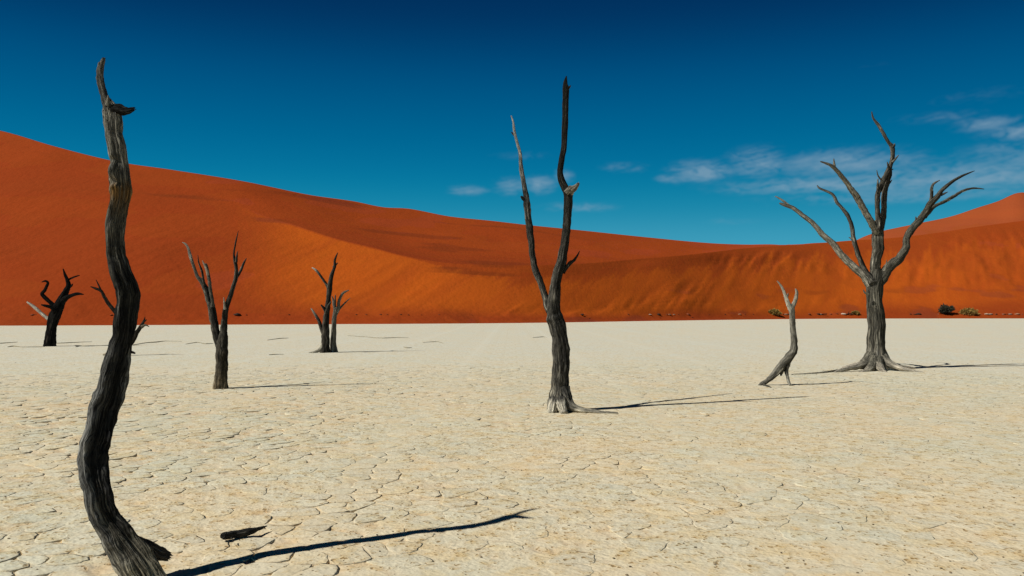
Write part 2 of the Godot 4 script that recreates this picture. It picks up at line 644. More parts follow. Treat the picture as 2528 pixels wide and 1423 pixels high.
const FOOT := [-2600, 806, 0, 803.5, 600, 801, 1264, 797.5, 1640, 792, 1900, 788.5, 2100, 787, 2528, 786.5, 4200, 786]
const BROW := [-2600, 330, 0, 420, 300, 440, 560, 492, 640, 528, 740, 560, 830, 589, 920, 611, 1000, 632, 1100, 649, 1200, 654, 1310, 655, 1450, 650, 1560, 641, 1700, 629, 1850, 612, 2000, 603, 2100, 594, 2200, 588, 2300, 577, 2400, 562, 2528, 545, 2900, 505, 4200, 470]
const RIDGE := [-2600, 150, -600, 190, 0, 322, 130, 360, 280, 397, 420, 418, 600, 447, 760, 480, 870, 496, 945, 511, 1010, 515, 1110, 534, 1215, 545, 1310, 556, 1430, 568, 1600, 586, 1750, 600, 1850, 604, 2000, 604, 2100, 600, 4200, 640]
const FACE := [-2600, 0.53, 0, 0.53, 700, 0.53, 1264, 0.52, 1800, 0.46, 2528, 0.43, 4200, 0.43]
const BACK := [-2600, 0.53, 0, 0.53, 450, 0.52, 620, 0.44, 760, 0.36, 900, 0.30, 1264, 0.25, 1600, 0.2, 1850, 0.13, 2000, 0.07, 2200, 0.03, 4200, 0.03]

func make_dune() -> void:
	var cols := 620
	var v := PackedVector3Array()
	var colors := PackedColorArray()
	var bearing: Array[float] = []
	for c in cols:
		var f := float(c) / (cols - 1)
		bearing.append(lerpf(-300.0, 2830.0, (f - 0.08) / 0.84) if f > 0.08 and f < 0.92 else (lerpf(-2400.0, -300.0, f / 0.08) if f <= 0.08 else lerpf(2830.0, 4100.0, (f - 0.92) / 0.08)))
	var rows := 230
	var ang := FastNoiseLite.new()
	ang.seed = 40
	ang.frequency = 1.0
	ang.fractal_octaves = 3
	var prof: Array = []
	for x in bearing:
		var d0 := EYE * FOCAL / (table(FOOT, x) - HORIZON)
		var s: float = table(FACE, x)
		var u: float = table(BACK, x)
		var t1: float = (HORIZON - table(BROW, x)) / FOCAL
		var t2: float = (HORIZON - table(RIDGE, x)) / FOCAL
		var d1 := (d0 * s + EYE) / (s - t1)
		var h1 := (d1 - d0) * s
		var d2 := d1 + 25.0
		if u > t2 + 0.012:
			d2 = maxf(d1 + 2.0, (d1 * u - h1 + EYE) / (u - t2))
		d2 = minf(d2, d1 + 260.0)
		prof.append([d0, d1, d2, s, u, h1])
	for i in rows:
		var w := float(i) / (rows - 1)
		for c in cols:
			var p: Array = prof[c]
			var x: float = bearing[c]
			# rows: 0-0.06 before the foot, to 0.55 the face, to 0.9 the upper slope, then the lee behind
			var d := 0.0
			if w < 0.05:
				d = lerpf(p[0] - 4.0, p[0], w / 0.05)
			elif w < 0.58:
				d = lerpf(p[0], p[1], (w - 0.05) / 0.53)
			elif w < 0.9:
				d = lerpf(p[1], p[2], (w - 0.58) / 0.32)
			else:
				d = p[2] + (w - 0.9) / 0.1 * 60.0
			var h := 0.0
			var q: float = d - p[0]
			var round_foot := 3.5
			if q < -round_foot:
				h = -0.05
			elif q < round_foot:
				h = p[3] * (q + round_foot) * (q + round_foot) / (4.0 * round_foot) - 0.05 * (1.0 - (q + round_foot) / (2.0 * round_foot))
			elif d < p[1]:
				h = p[3] * q
			elif d < p[2]:
				h = p[5] + p[4] * (d - p[1])
			else:
				var back: float = d - p[2]
				h = p[5] + p[4] * (p[2] - p[1]) + p[4] * back * exp(-back / 2.0) - 0.22 * back
			var lx: float = (x - 1264.0) / FOCAL * d
			var up := clampf(q / maxf(p[1] - p[0], 1.0), 0.0, 1.0)
			var on_face := smoothstep(0.03, 0.25, up) * (1.0 - smoothstep(0.80, 1.0, up)) if d <= p[1] else 0.0
			var in_right := smoothstep(1000.0, 1250.0, x)
			# swells, then slip lobes running down the face, leaning with the wind
			var swell := ang.get_noise_2d(lx * 0.018, d * 0.018) * 1.1 * on_face
			var lean := lx - h * 1.15
			var lobes := ang.get_noise_2d(lean * 0.15, h * 0.085 + 7.0)
			var lobes2 := ang.get_noise_2d(lean * 0.48 + 30.0, h * 0.12)
			var patchy := smoothstep(-0.1, 0.35, ang.get_noise_2d(lx * 0.012 + 5.0, h * 0.05 + 3.0) + 0.15 * in_right)
			h += swell + on_face * (in_right * patchy * (0.5 * lobes + 0.3 * lobes2) + 0.08 * lobes2 * (1.0 - in_right))
			if d > p[1] and d < p[2]:
				var e: float = (d - p[1]) * (p[2] - d) / maxf(pow(p[2] - p[1], 2.0) * 0.25, 0.1)
				h += ang.get_noise_2d(lx * 0.03 + 90.0, d * 0.03) * 0.7 * e
			if absf(q) < 9.0:
				var hum := maxf(0.0, ang.get_noise_2d(lx * 0.16, d * 0.16 + 15.0) + 0.10) * 0.30
				h += hum * exp(-pow((q - 1.5) / 3.2, 2.0))
			v.append(Vector3(lx, h, -d))
			# iron-red sand above and at the left, loose orange sand on the slip face with a fingered upper edge
			var mine := ang.get_noise_2d(lx * 0.02, h * 0.09 + 40.0)
			var finger := 0.55 * ang.get_noise_2d(lean * 0.20 + 11.0, h * 0.03) + 0.35 * ang.get_noise_2d(lean * 0.62 + 50.0, h * 0.05)
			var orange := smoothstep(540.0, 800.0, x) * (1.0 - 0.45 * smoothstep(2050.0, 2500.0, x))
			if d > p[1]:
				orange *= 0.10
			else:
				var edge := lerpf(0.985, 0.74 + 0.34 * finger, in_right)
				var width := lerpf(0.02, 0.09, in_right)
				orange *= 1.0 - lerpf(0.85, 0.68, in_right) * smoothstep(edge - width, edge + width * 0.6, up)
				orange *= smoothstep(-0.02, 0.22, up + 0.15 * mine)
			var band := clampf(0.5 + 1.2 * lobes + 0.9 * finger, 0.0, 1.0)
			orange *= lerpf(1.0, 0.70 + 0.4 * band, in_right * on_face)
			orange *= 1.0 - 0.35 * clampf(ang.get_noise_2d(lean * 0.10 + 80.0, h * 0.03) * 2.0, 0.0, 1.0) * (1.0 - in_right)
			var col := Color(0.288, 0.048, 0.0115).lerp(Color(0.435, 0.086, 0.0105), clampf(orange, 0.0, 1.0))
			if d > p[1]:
				col = col * (1.0 - 0.18 * exp(-(d - p[1]) / 9.0) * smoothstep(600.0, 760.0, x) * (1.0 - smoothstep(1200.0, 1500.0, x)))  # shade just behind the crest, painted into the sand colour
			else:
				col = col * (1.0 - 0.06 * in_right * smoothstep(0.7, 0.95, up))
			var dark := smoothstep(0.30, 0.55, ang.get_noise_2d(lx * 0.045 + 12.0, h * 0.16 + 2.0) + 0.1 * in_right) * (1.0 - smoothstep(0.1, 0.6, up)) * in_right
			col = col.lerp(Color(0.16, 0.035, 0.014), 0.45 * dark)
			if d > p[1] or up > 0.8:
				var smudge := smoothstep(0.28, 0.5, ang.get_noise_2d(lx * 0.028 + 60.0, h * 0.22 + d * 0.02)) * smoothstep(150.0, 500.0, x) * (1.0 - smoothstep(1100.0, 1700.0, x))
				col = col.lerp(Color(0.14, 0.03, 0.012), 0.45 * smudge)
			var left := 1.0 - smoothstep(-100.0, 620.0, x)
			col = col * (1.0 - 0.03 * left) * (1.0 + 0.10 * mine)
			col.a = 1.0
			colors.append(col)
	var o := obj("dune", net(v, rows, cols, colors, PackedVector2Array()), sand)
	o.set_meta("kind", "structure")
	o.set_meta("label", "long red and orange sand dune rising behind the white pan")

func make_far_dune() -> void:
	var line := [1700, 660, 2050, 612, 2100, 600, 2140, 582, 2180, 570, 2260, 553, 2350, 534, 2420, 511, 2470, 495, 2510, 477, 2535, 474, 2600, 484, 2900, 500, 3600, 530, 4400, 560]
	var cols := 260
	var rows := 70
	var n := FastNoiseLite.new()
	n.seed = 3
	n.frequency = 1.0
	n.fractal_octaves = 3
	var v := PackedVector3Array()
	var colors := PackedColorArray()
	for i in rows:
		var w := float(i) / (rows - 1)
		for c in cols:
			var x := lerpf(1750.0, 4300.0, pow(float(c) / (cols - 1), 1.4))
			var d2 := 560.0
			var top: float = EYE + (HORIZON - table(line, x)) / FOCAL * d2
			var d := lerpf(300.0, d2, w / 0.8) if w < 0.8 else d2 + (w - 0.8) / 0.2 * 160.0
			var h := top * (1.0 - (d2 - d) / 260.0 * 1.02) if d < d2 else top - (d - d2) * 0.3
			var lx := (x - 1264.0) / FOCAL * d
			if d < d2:
				h += n.get_noise_2d((lx - h * 0.9) * 0.035, h * 0.02) * 3.2 * (1.0 - w / 0.8) * minf(1.0, w * 4.0)
				h -= 6.0 * smoothstep(0.0, 1.0, 1.0 - absf(w - 0.4) / 0.4)
			v.append(Vector3(lx, h, -d))
			colors.append(Color(0.325, 0.070, 0.021) * (1.0 + 0.12 * n.get_noise_2d(lx * 0.02, h * 0.05)))
	for c in colors.size():
		colors[c].a = 1.0
	var o := obj("dune", net(v, rows, cols, colors, PackedVector2Array()), sand)
	o.set_meta("kind", "structure")
	o.set_meta("label", "paler distant sand dune peaking at the right behind the near dune")

# ------------------------------------------------------------------ trees

func tree_crooked() -> void:
	var d := 5.2
	var t := thing("dead_tree", "large twisted dark bare trunk nearest the camera with one broken stub near its top", "tree", ground_at(372, 1442))
	var far := [145, 5.47, 235, 5.38, 264, 5.37, 330, 5.31, 390, 5.28, 564, 5.28, 750, 5.29, 830, 5.28, 923, 5.25, 1016, 5.19, 1063, 5.13, 1110, 5.09, 1156, 5.05, 1203, 5.01, 1296, 4.99, 1380, 4.99, 1500, 4.97]
	var coal := Color(0.040, 0.040, 0.038)
	limb(t, "trunk", d, [378, 1475, 46, 358, 1432, 43, 332, 1385, 41, 302, 1342, 37, 270, 1298, 34, 249, 1250, 31.5, 239, 1203, 31.5, 232, 1156, 32.5, 233, 1110, 32.5, 243, 1063, 31.5, 257, 1016, 34, 271, 970, 34.5,
		282, 923, 32, 292, 876, 29, 303, 830, 26, 309, 783, 27, 312, 749, 27.5, 308, 703, 26, 293, 656, 23.5, 283, 610, 22, 281, 570, 23, 287, 534, 22.5, 295, 508, 22, 300, 478, 23.5, 297, 447, 24.5, 294, 422, 23, 291, 390, 20.5,
		286, 355, 21, 281, 330, 21, 279, 300, 22, 275, 278, 20, 270, 262, 15, 264, 250, 7],
		{"far": far, "tint": coal, "tip": Color(0.30, 0.285, 0.23), "pale": Color(0.24, 0.24, 0.22), "pale_share": 0.14, "lit_side": [-1.3, 0.75, 860, 1500], "rough": 0.25, "jag": 1.1, "fine": 1.0,
		"hollow": [240, 0.0, 300, 0.25, 640, 0.28, 780, 0.34, 860, 0.36, 960, 0.45, 1060, 0.5, 1230, 0.5, 1320, 0.42, 1400, 0.3, 1470, 0.2],
		"knots": [[428, -0.2, 15, 0.30], [451, -0.05, 8, -0.34], [463, -0.3, 6, 0.16], [400, -0.15, 7, -0.22], [389, -0.3, 5, 0.12], [705, 1.3, 22, 0.14], [1302, -0.9, 14, -0.2], [292, -0.2, 6, -0.2], [281, 0.1, 5, -0.18]], "stains": [[480, 26, Color(0.20, 0.115, 0.045), 0.85], [428, 12, Color(0.17, 0.165, 0.145), 0.7], [510, 22, Color(0.13, 0.09, 0.05), 0.5]], "foot": Color(0.50, 0.45, 0.32), "foot_size": 0.17})
	limb(t, "branch", d, [272, 276, 15, 264, 255, 12.5, 256, 235, 8.7, 250, 214, 8.3, 246, 193, 8.3, 246, 172, 8, 251, 156, 6.4, 255, 144, 3.5], {"far": far, "tint": Color(0.13, 0.125, 0.105), "tip": Color(0.26, 0.245, 0.2), "pale": Color(0.34, 0.32, 0.26), "pale_share": 0.15, "rough": 0.22, "jag": 1.2, "fine": 0.9})
	limb(t, "broken_branch", d, [276, 278, 17, 292, 272, 15.5, 305, 274, 11.5, 316, 274, 8, 327, 271, 5], {"dz": [0.17, 0.12], "tint": coal * 0.8, "pale_share": 0.1, "jag": 2.2, "rough": 0.3, "fine": 0.9})
	limb(t, "broken_branch", d, [264, 262, 6, 266, 248, 4, 266, 236, 1.6], {"dz": [0.13, 0.13], "tint": Color(0.3, 0.285, 0.23), "jag": 1.0})
	limb(t, "broken_branch", d, [246, 176, 5, 243, 164, 3, 243.5, 154, 1.4], {"dz": [0.24, 0.24], "tint": Color(0.32, 0.3, 0.25), "jag": 1.0})
	limb(t, "broken_branch", d, [330, 1345, 22, 362, 1354, 19, 388, 1366, 16, 407, 1372, 12], {"dz": [-0.10, 0.06], "tint": Color(0.11, 0.1, 0.085), "pale": Color(0.3, 0.27, 0.2), "pale_share": 0.2, "jag": 1.4, "rough": 0.25, "fine": 0.9})
	limb(t, "root", d, [378, 1440, 34, 396, 1452, 26, 430, 1470, 12], {"dz": [-0.15, -0.35], "tint": Color(0.42, 0.38, 0.27)})

func tree_forked() -> void:
	var d := 13.75
	var t := thing("dead_tree", "tall two armed dead tree standing alone in the middle of the pan", "tree", ground_at(1383, 1013))
	var wood := Color(0.064, 0.061, 0.053)
	var o := {"tint": wood, "pale": Color(0.40, 0.37, 0.30), "pale_share": 0.08, "rough": 0.22, "lit_side": [-1.3, 0.25, 600, 1100]}
	var a := {"foot": Color(0.62, 0.57, 0.44), "foot_size": 0.2, "flare": [0.45, 0.45, 3.0, 0.6], "fine": 0.7}
	a.merge(o)
	limb(t, "trunk", d, [1383, 1040, 27, 1382, 1012, 25.5, 1382, 988, 24.5, 1383, 955, 22.5, 1384.5, 923, 21.5, 1384.5, 875, 22, 1382, 842, 20, 1377, 810, 20.5, 1371.5, 787, 21, 1367.5, 768, 17, 1368, 745, 14.5, 1371, 713, 13, 1377, 681, 12, 1386, 648, 12.6, 1391, 625, 11.5, 1396, 585, 10, 1401, 531, 10.5, 1402, 497, 11, 1402, 477, 12.5, 1394, 463, 10, 1386, 446, 9, 1382.5, 423, 7.3, 1386, 396, 7.5, 1392, 362, 7.3, 1395, 312, 7.6, 1396.5, 261, 7.6, 1397, 221, 7.6, 1396, 205, 5, 1398.5, 188, 1.2], a.merged({"dz": [0.0, -0.1], "tip": wood * 0.8, "knots": [[783, -0.9, 9, 0.15], [862, 1.2, 9, 0.22], [775, 0.0, 6, -0.2]]}, true))
	limb(t, "branch", d, [1371, 790, 14, 1362, 772, 12.5, 1352, 756, 10, 1345, 729, 8.5, 1334, 697, 8, 1321, 664.6, 7.8, 1314.5, 632, 7.8, 1312, 600, 8, 1309, 581, 8.6, 1303.5, 531, 7.8, 1301, 504, 9.3, 1299, 484, 7.6, 1294, 457, 5.6, 1289, 430, 5.3, 1285.6, 406, 4.8, 1284, 379, 4, 1275, 345, 3.2, 1269.6, 322, 3.2, 1267, 302, 2.4, 1262, 286, 1.3], o.merged({"dz": [0.0, 0.75], "tip": Color(0.62, 0.60, 0.54), "pale_share": 0.24}, true))
	limb(t, "broken_branch", d, [1400, 486, 10, 1408, 473, 9, 1418, 465, 7.5, 1424, 459, 5, 1428, 453, 3], o.merged({"dz": [-0.05, -0.2], "tint": Color(0.38, 0.35, 0.28), "jag": 1.6, "rough": 0.3}, true))
	limb(t, "broken_branch", d, [1396, 478, 8, 1405, 469, 8, 1408, 460, 3], o.merged({"dz": [-0.12, -0.12], "tint": Color(0.38, 0.35, 0.28), "jag": 1.2, "rough": 0.3}, true))
	limb(t, "twig", d, [1389, 672, 7, 1398, 660, 5.5, 1408, 651, 4.2, 1418, 642, 3.6, 1426, 630, 2.2, 1431, 620, 0.8], o.merged({"tint": wood * 0.7, "dz": [0.0, 0.15]}, true))
	limb(t, "twig", d, [1399, 660, 4, 1405, 650, 3.4, 1410, 644, 1.8], o.merged({"tint": wood * 0.6, "jag": 2.0}, true))
	limb(t, "twig", d, [1399, 222, 5, 1405, 216, 3, 1409, 211, 1], o.merged({"dz": [-0.1, -0.1]}, true))
	limb(t, "twig", d, [1299, 498, 5, 1291, 491, 4, 1287, 485, 2.6], o.merged({"dz": [0.4, 0.35], "jag": 1.5}, true))
	limb(t, "twig", d, [1269, 334, 2.4, 1265, 329, 2, 1262, 326, 0.8], o.merged({"dz": [0.7, 0.68]}, true))
	var root := {"tip_from": 0.1, "lit_side": [], "tint": wood * 2.0, "tip": Color(0.74, 0.68, 0.54), "pale_share": 0.0, "rough": 0.25}
	limb(t, "root", d, [1389, 958, 18, 1396, 985, 17, 1408, 1002, 13, 1428, 1011, 9, 1455, 1015.5, 6, 1485, 1018, 4, 1525, 1020, 2], o.merged(root, true).merged({"dz": [-0.05, -0.35]}, true))
	limb(t, "root", d, [1372, 985, 14, 1366, 1005, 12, 1363, 1022, 10], o.merged(root, true).merged({"dz": [-0.1, -0.25]}, true))
	limb(t, "root", d, [1384, 985, 13, 1388, 1006, 11, 1394, 1022, 9], o.merged(root, true).merged({"dz": [-0.16, -0.35]}, true))

func tree_spreading() -> void:
	var d := 23.6
	var t := thing("dead_tree", "thick trunked dead tree at the right with many spreading limbs and wide surface roots", "tree", ground_at(2164, 912))
	var wood := Color(0.105, 0.098, 0.076)
	var dark := Color(0.036, 0.033, 0.028)
	var light := Color(0.33, 0.30, 0.235)
	var o := {"tint": wood, "pale": Color(0.60, 0.56, 0.45), "pale_share": 0.1, "rough": 0.15, "tip": Color(0.11, 0.10, 0.085), "lit_side": [-1.3, 0.2, 300, 1000]}
	limb(t, "trunk", d, [2164, 935, 33, 2164, 912, 31, 2164, 885, 25.5, 2164, 858, 22, 2163, 803, 21, 2160.5, 749, 19.8, 2159, 708, 19.5, 2161, 690, 19, 2164, 668, 14], o.merged({"tip": wood, "foot": Color(0.72, 0.64, 0.5), "foot_size": 0.35, "flare": [0.5, 0.45, 5.0, 0.4], "fine": 0.7}, true))
	limbs(t, "branch", d, [
		[[2150, 706, 12, 2135, 683, 10, 2113, 664, 9.5, 2081, 633, 8.5, 2056, 601, 7.5, 2031, 579, 7, 2009, 553, 6.2, 1980, 530, 5.4, 1958, 514, 5, 1937, 506, 4.3, 1925, 502, 2], {"dz": [0, 0.6], "tint": light, "tip": Color(0.13, 0.12, 0.1)}],
		[[1966, 518, 4.4, 1952, 511, 3.8, 1939, 500, 3, 1926, 491, 2.2, 1914, 484.5, 0.9], {"dz": [0.52, 0.62], "tint": light, "tip": light}],
		[[2156, 700, 11, 2148, 685, 8.5, 2138, 672, 7.5, 2126, 648, 6.5, 2116, 618, 6, 2108, 588, 5.5, 2102, 553, 5, 2092, 531, 5, 2078, 512, 4, 2067, 500, 4, 2058, 482, 3.5, 2043, 473, 3, 2024, 465, 2.4, 2018, 458, 1.2], {"dz": [-0.15, 0.9], "tint": dark}],
		[[2164, 700, 15, 2163, 672, 13.5, 2162, 655, 13, 2168, 614, 14, 2168, 585, 14, 2167, 560, 12.5, 2168, 545, 8], {"dz": [0, 0.1], "tint": wood * 0.8, "tip": wood}],
		[[2164, 575, 9, 2159, 563, 8.5, 2148, 544, 8, 2132, 515.7, 8, 2116, 487, 8, 2100, 465, 6.6, 2084.6, 443, 5.6, 2068.7, 424, 5, 2059, 414, 4.8, 2046.6, 406, 3.5, 2026, 399, 1.4], {"dz": [0, -0.8], "tint": light, "tip": Color(0.2, 0.18, 0.15)}],
		[[2062, 419, 4, 2060, 408, 3.4, 2059, 392, 1.0], {"dz": [-0.62, -0.65], "tint": light}],
		[[2121, 490, 4.5, 2113, 477, 3.4, 2107, 463, 1], {"dz": [-0.35, -0.4], "tint": dark}],
		[[2169, 568, 9, 2169, 545, 7, 2167, 519, 6, 2167, 484, 6.4, 2173, 465, 6.5, 2186, 437, 6.6, 2195, 418, 6, 2200, 405, 5, 2204.7, 383, 5, 2203, 364, 5.6, 2194, 351, 4, 2182.6, 332, 4.4, 2170, 310, 4, 2157, 293, 2.6, 2152.5, 276, 1.2], {"dz": [-0.1, -0.2], "tint": dark, "tip": Color(0.16, 0.15, 0.13)}],
		[[2173, 568, 9, 2179, 548, 7, 2182.6, 519, 7, 2184, 481, 7, 2190.5, 452, 6.4, 2197, 430, 5.6, 2197, 415, 4], {"dz": [0.1, 0.0], "tint": wood * 0.75, "tip": dark}],
		[[2164, 705, 14, 2178, 689, 13, 2195, 661, 12, 2220.6, 639, 11, 2236, 614, 9.2, 2239.5, 588, 8.2, 2252, 566, 9, 2271, 544, 9, 2287, 522, 8, 2298, 503, 8, 2312, 489, 7, 2325, 471.4, 5, 2347, 452, 4, 2372, 436.6, 3.2, 2394, 427, 1.8, 2407, 422, 0.7], {"dz": [0, -0.5], "tint": wood * 0.9, "tip": dark}],
		[[2284, 536, 5.5, 2294, 524, 5, 2309, 509, 4.4, 2334, 497, 4.2, 2357, 484, 4, 2379, 471, 3.3, 2404, 465, 2.5, 2430, 467, 1.0], {"dz": [-0.25, 0.3], "tint": wood * 0.7, "tip": wood}],
		[[2299, 502, 5.5, 2301, 481, 4, 2300.6, 465, 3.8, 2306, 454, 3, 2321, 445, 1], {"dz": [-0.3, -0.4], "tint": dark}],
	], o)
	limbs(t, "twig", d, [
		[[2203, 402, 3.5, 2210, 394, 2.6, 2219, 383, 1], {"dz": [-0.2, -0.2], "tint": wood}],
		[[2204, 364, 4, 2208, 359, 3, 2209.5, 355, 1.5], {"dz": [-0.2, -0.2], "tint": dark}],
		[[2196, 416, 3.4, 2193, 408, 2.6, 2191, 400, 1.0], {"dz": [-0.2, -0.3], "tint": dark}],
		[[2198, 420, 2.4, 2206, 418, 1], {"dz": [-0.1, -0.1], "tint": dark}],
		[[2168, 475, 4, 2167.5, 460, 3, 2168, 442, 1.4], {"dz": [-0.2, -0.25], "tint": dark}],
		[[2181, 451, 3, 2174, 442, 2.4, 2168, 433, 1.8, 2165, 420, 0.8], {"dz": [-0.2, -0.25], "tint": wood}],
		[[2190, 458, 3, 2197, 452, 2.2, 2203, 444, 0.8], {"dz": [0.05, 0.05], "tint": dark}],
		[[2324, 482, 3.6, 2332, 478, 2.4, 2341, 474, 0.8], {"dz": [-0.36, -0.4], "tint": dark}],
		[[2264, 552, 4, 2263, 543, 2.8, 2261, 535, 0.8], {"dz": [-0.25, -0.25], "tint": dark}],
		[[2184, 670, 4, 2188, 656, 2, 2190, 642, 0.8], {"dz": [-0.3, -0.3], "tint": light}],
		[[2144, 727, 4, 2136, 723, 2.6, 2132, 716, 1], {"dz": [-0.3, -0.35], "tint": light}],
		[[2107, 592, 2.6, 2101, 589, 1.8, 2096, 586, 0.8], {"dz": [0.25, 0.25], "tint": light}],
	], o)
	limbs(t, "root", d, [
		[[2150, 880, 14, 2136, 897, 12, 2118, 905, 8, 2096, 909.5, 6, 2071, 917, 4.5, 2052, 927, 2.5], {"dz": [-0.1, -1.2]}],
		[[2148, 885, 11, 2128, 899, 8, 2104, 904, 5, 2080, 909, 2.5], {"dz": [0.1, 0.3]}],
		[[2070, 915, 3, 2030, 920, 2.2, 1990, 923, 1.8, 1954, 925, 1.2], {"lying": true}],
		[[2176, 880, 14, 2190, 893, 12, 2206, 902, 8, 2230, 911, 5, 2262, 917.5, 3.4, 2292, 924, 2], {"dz": [-0.1, -1.1]}],
		[[2178, 885, 10, 2200, 898, 7, 2226, 905, 4, 2260, 909, 2], {"dz": [0.1, 0.2]}],
		[[2160, 888, 14, 2150, 908, 11, 2134, 919, 6, 2105, 926, 3, 2080, 929, 1.6], {"dz": [-0.3, -1.3]}],
		[[2168, 888, 13, 2174, 908, 10, 2186, 921, 5, 2200, 926, 2.5], {"dz": [-0.3, -1.2]}],
	], o.merged({"tip_from": 0.12, "tint": wood * 1.9, "tip": Color(0.74, 0.66, 0.52)}, true))

func tree_slender() -> void:
	var d := 18.6
	var t := thing("dead_tree", "slender bent grey sapling leaning on splayed legs left of the thick trunked tree", "tree", ground_at(1908, 948))
	var wood := Color(0.125, 0.117, 0.092)
	var o := {"tint": wood, "lit_side": [-1.3, 0.4, 600, 1100], "pale": Color(0.6, 0.56, 0.46), "pale_share": 0.1, "rough": 0.15}
	limb(t, "trunk", d, [1870, 958, 4, 1882, 948, 5, 1894, 941, 6, 1911, 926, 8, 1930, 904, 11, 1949, 882, 11.5, 1960, 864, 9.5, 1961.5, 845, 8.4, 1958.5, 817, 7.2, 1956.5, 790, 6.8, 1955.5, 768, 7.2, 1955, 752, 5], o.merged({"dz": [-0.05, 0.0], "tip": Color(0.3, 0.28, 0.22)}, true))
	limb(t, "branch", d, [1955, 772, 6, 1949, 757, 5.8, 1942, 738, 5, 1934, 716, 3.5, 1925, 701, 2.2, 1919, 694, 1], o.merged({"tint": Color(0.64, 0.6, 0.48)}, true))
	limb(t, "branch", d, [1955, 772, 6, 1958, 757, 5, 1964, 742, 5, 1967.5, 724, 3.8, 1965, 714, 1.6], o.merged({"tint": Color(0.40, 0.36, 0.28), "jag": 1.0}, true))
	limb(t, "twig", d, [1941, 737, 3, 1945, 731, 2.4, 1946, 724, 1.2], o)
	limb(t, "root", d, [1946, 884, 9, 1942, 902, 8.5, 1942, 918, 5, 1944, 929, 3.4, 1947, 942, 4, 1951, 951, 3], o.merged({"dz": [0.0, -0.15], "tint": wood * 0.5, "tip": Color(0.85, 0.8, 0.66)}, true))
	limb(t, "root", d, [1934, 900, 7, 1931, 915, 5, 1928, 928, 2], o.merged({"tint": wood * 0.5}, true))
	limb(t, "root", d, [1880, 948, 4, 1890, 952, 3, 1904, 957, 1.2], o.merged({"lying": true}, true))

func tree_vee() -> void:
	var d := 17.8
	var t := thing("dead_tree", "dark dead tree forking into a wide V, left of centre behind the short log", "tree", ground_at(544, 958))
	var wood := Color(0.042, 0.040, 0.035)
	var light := Color(0.60, 0.55, 0.45)
	var o := {"tint": wood, "pale": Color(0.32, 0.29, 0.23), "pale_share": 0.1, "rough": 0.18, "lit_side": [-1.3, 0.5, 500, 1100]}
	limb(t, "trunk", d, [545, 975, 15, 544.5, 955, 14.4, 546, 929, 14.2, 547, 898, 14.2, 547.5, 866, 14.5, 549, 844, 13, 552, 820, 9], o.merged({"foot": Color(0.24, 0.19, 0.12), "foot_size": 0.4, "flare": [0.3, 0.3, 3.0, 2.0], "fine": 0.75}, true))
	limbs(t, "branch", d, [
		[[545, 868, 11, 540, 850, 10, 534, 828, 10, 528, 796, 9.5, 523, 765, 9, 515.4, 740, 8.4, 507.5, 714, 7.4, 497, 695, 5.5, 487, 683, 4.2, 477.5, 657, 3.6, 469, 632, 4.2, 465, 615, 3, 458.5, 604, 2.5, 450, 598.5, 1.1], {"dz": [0, 0.3], "tip": light}],
		[[505, 704, 4, 502, 694, 3, 498, 670, 2.8, 490, 648, 1.8, 488, 630, 0.8], {"dz": [0.1, -0.1]}],
		[[524, 758, 5, 524, 742, 4.2, 520, 721, 4.2, 515.5, 689, 4.3, 509, 657, 3.6, 507, 652, 2], {"dz": [-0.2, -0.3], "tint": Color(0.13, 0.12, 0.1)}],
		[[513, 680, 3.2, 507, 660, 2.8, 499, 644, 0.9], {"dz": [-0.3, -0.35], "tint": light}],
		[[549, 866, 12, 552, 844, 10, 552, 809, 8.5, 554, 784, 7.2, 558, 758, 6.8, 567.6, 733, 6, 575.5, 708, 5.3, 582, 686, 5, 582.8, 661, 4.2, 578.7, 641.7, 3.7, 577, 626, 2.2, 581.8, 597, 2, 588, 570, 0.6], {"dz": [0, -0.2]}],
		[[580, 692, 4.6, 585, 683, 4, 593, 670, 3.2, 601, 651, 3, 608, 638, 0.9], {"dz": [-0.1, 0.1]}],
		[[583, 648, 3.4, 583.4, 638, 3, 586, 621, 0.9], {"dz": [-0.2, -0.2]}],
		[[555, 764, 3.6, 553, 750, 2.5, 552, 735, 0.9], {"dz": [-0.15, -0.2], "tint": light}],
	], o)
	limb(t, "root", d, [540, 930, 9, 532, 948, 6, 526, 960, 2], o.merged({"tint": Color(0.5, 0.43, 0.3)}, true))

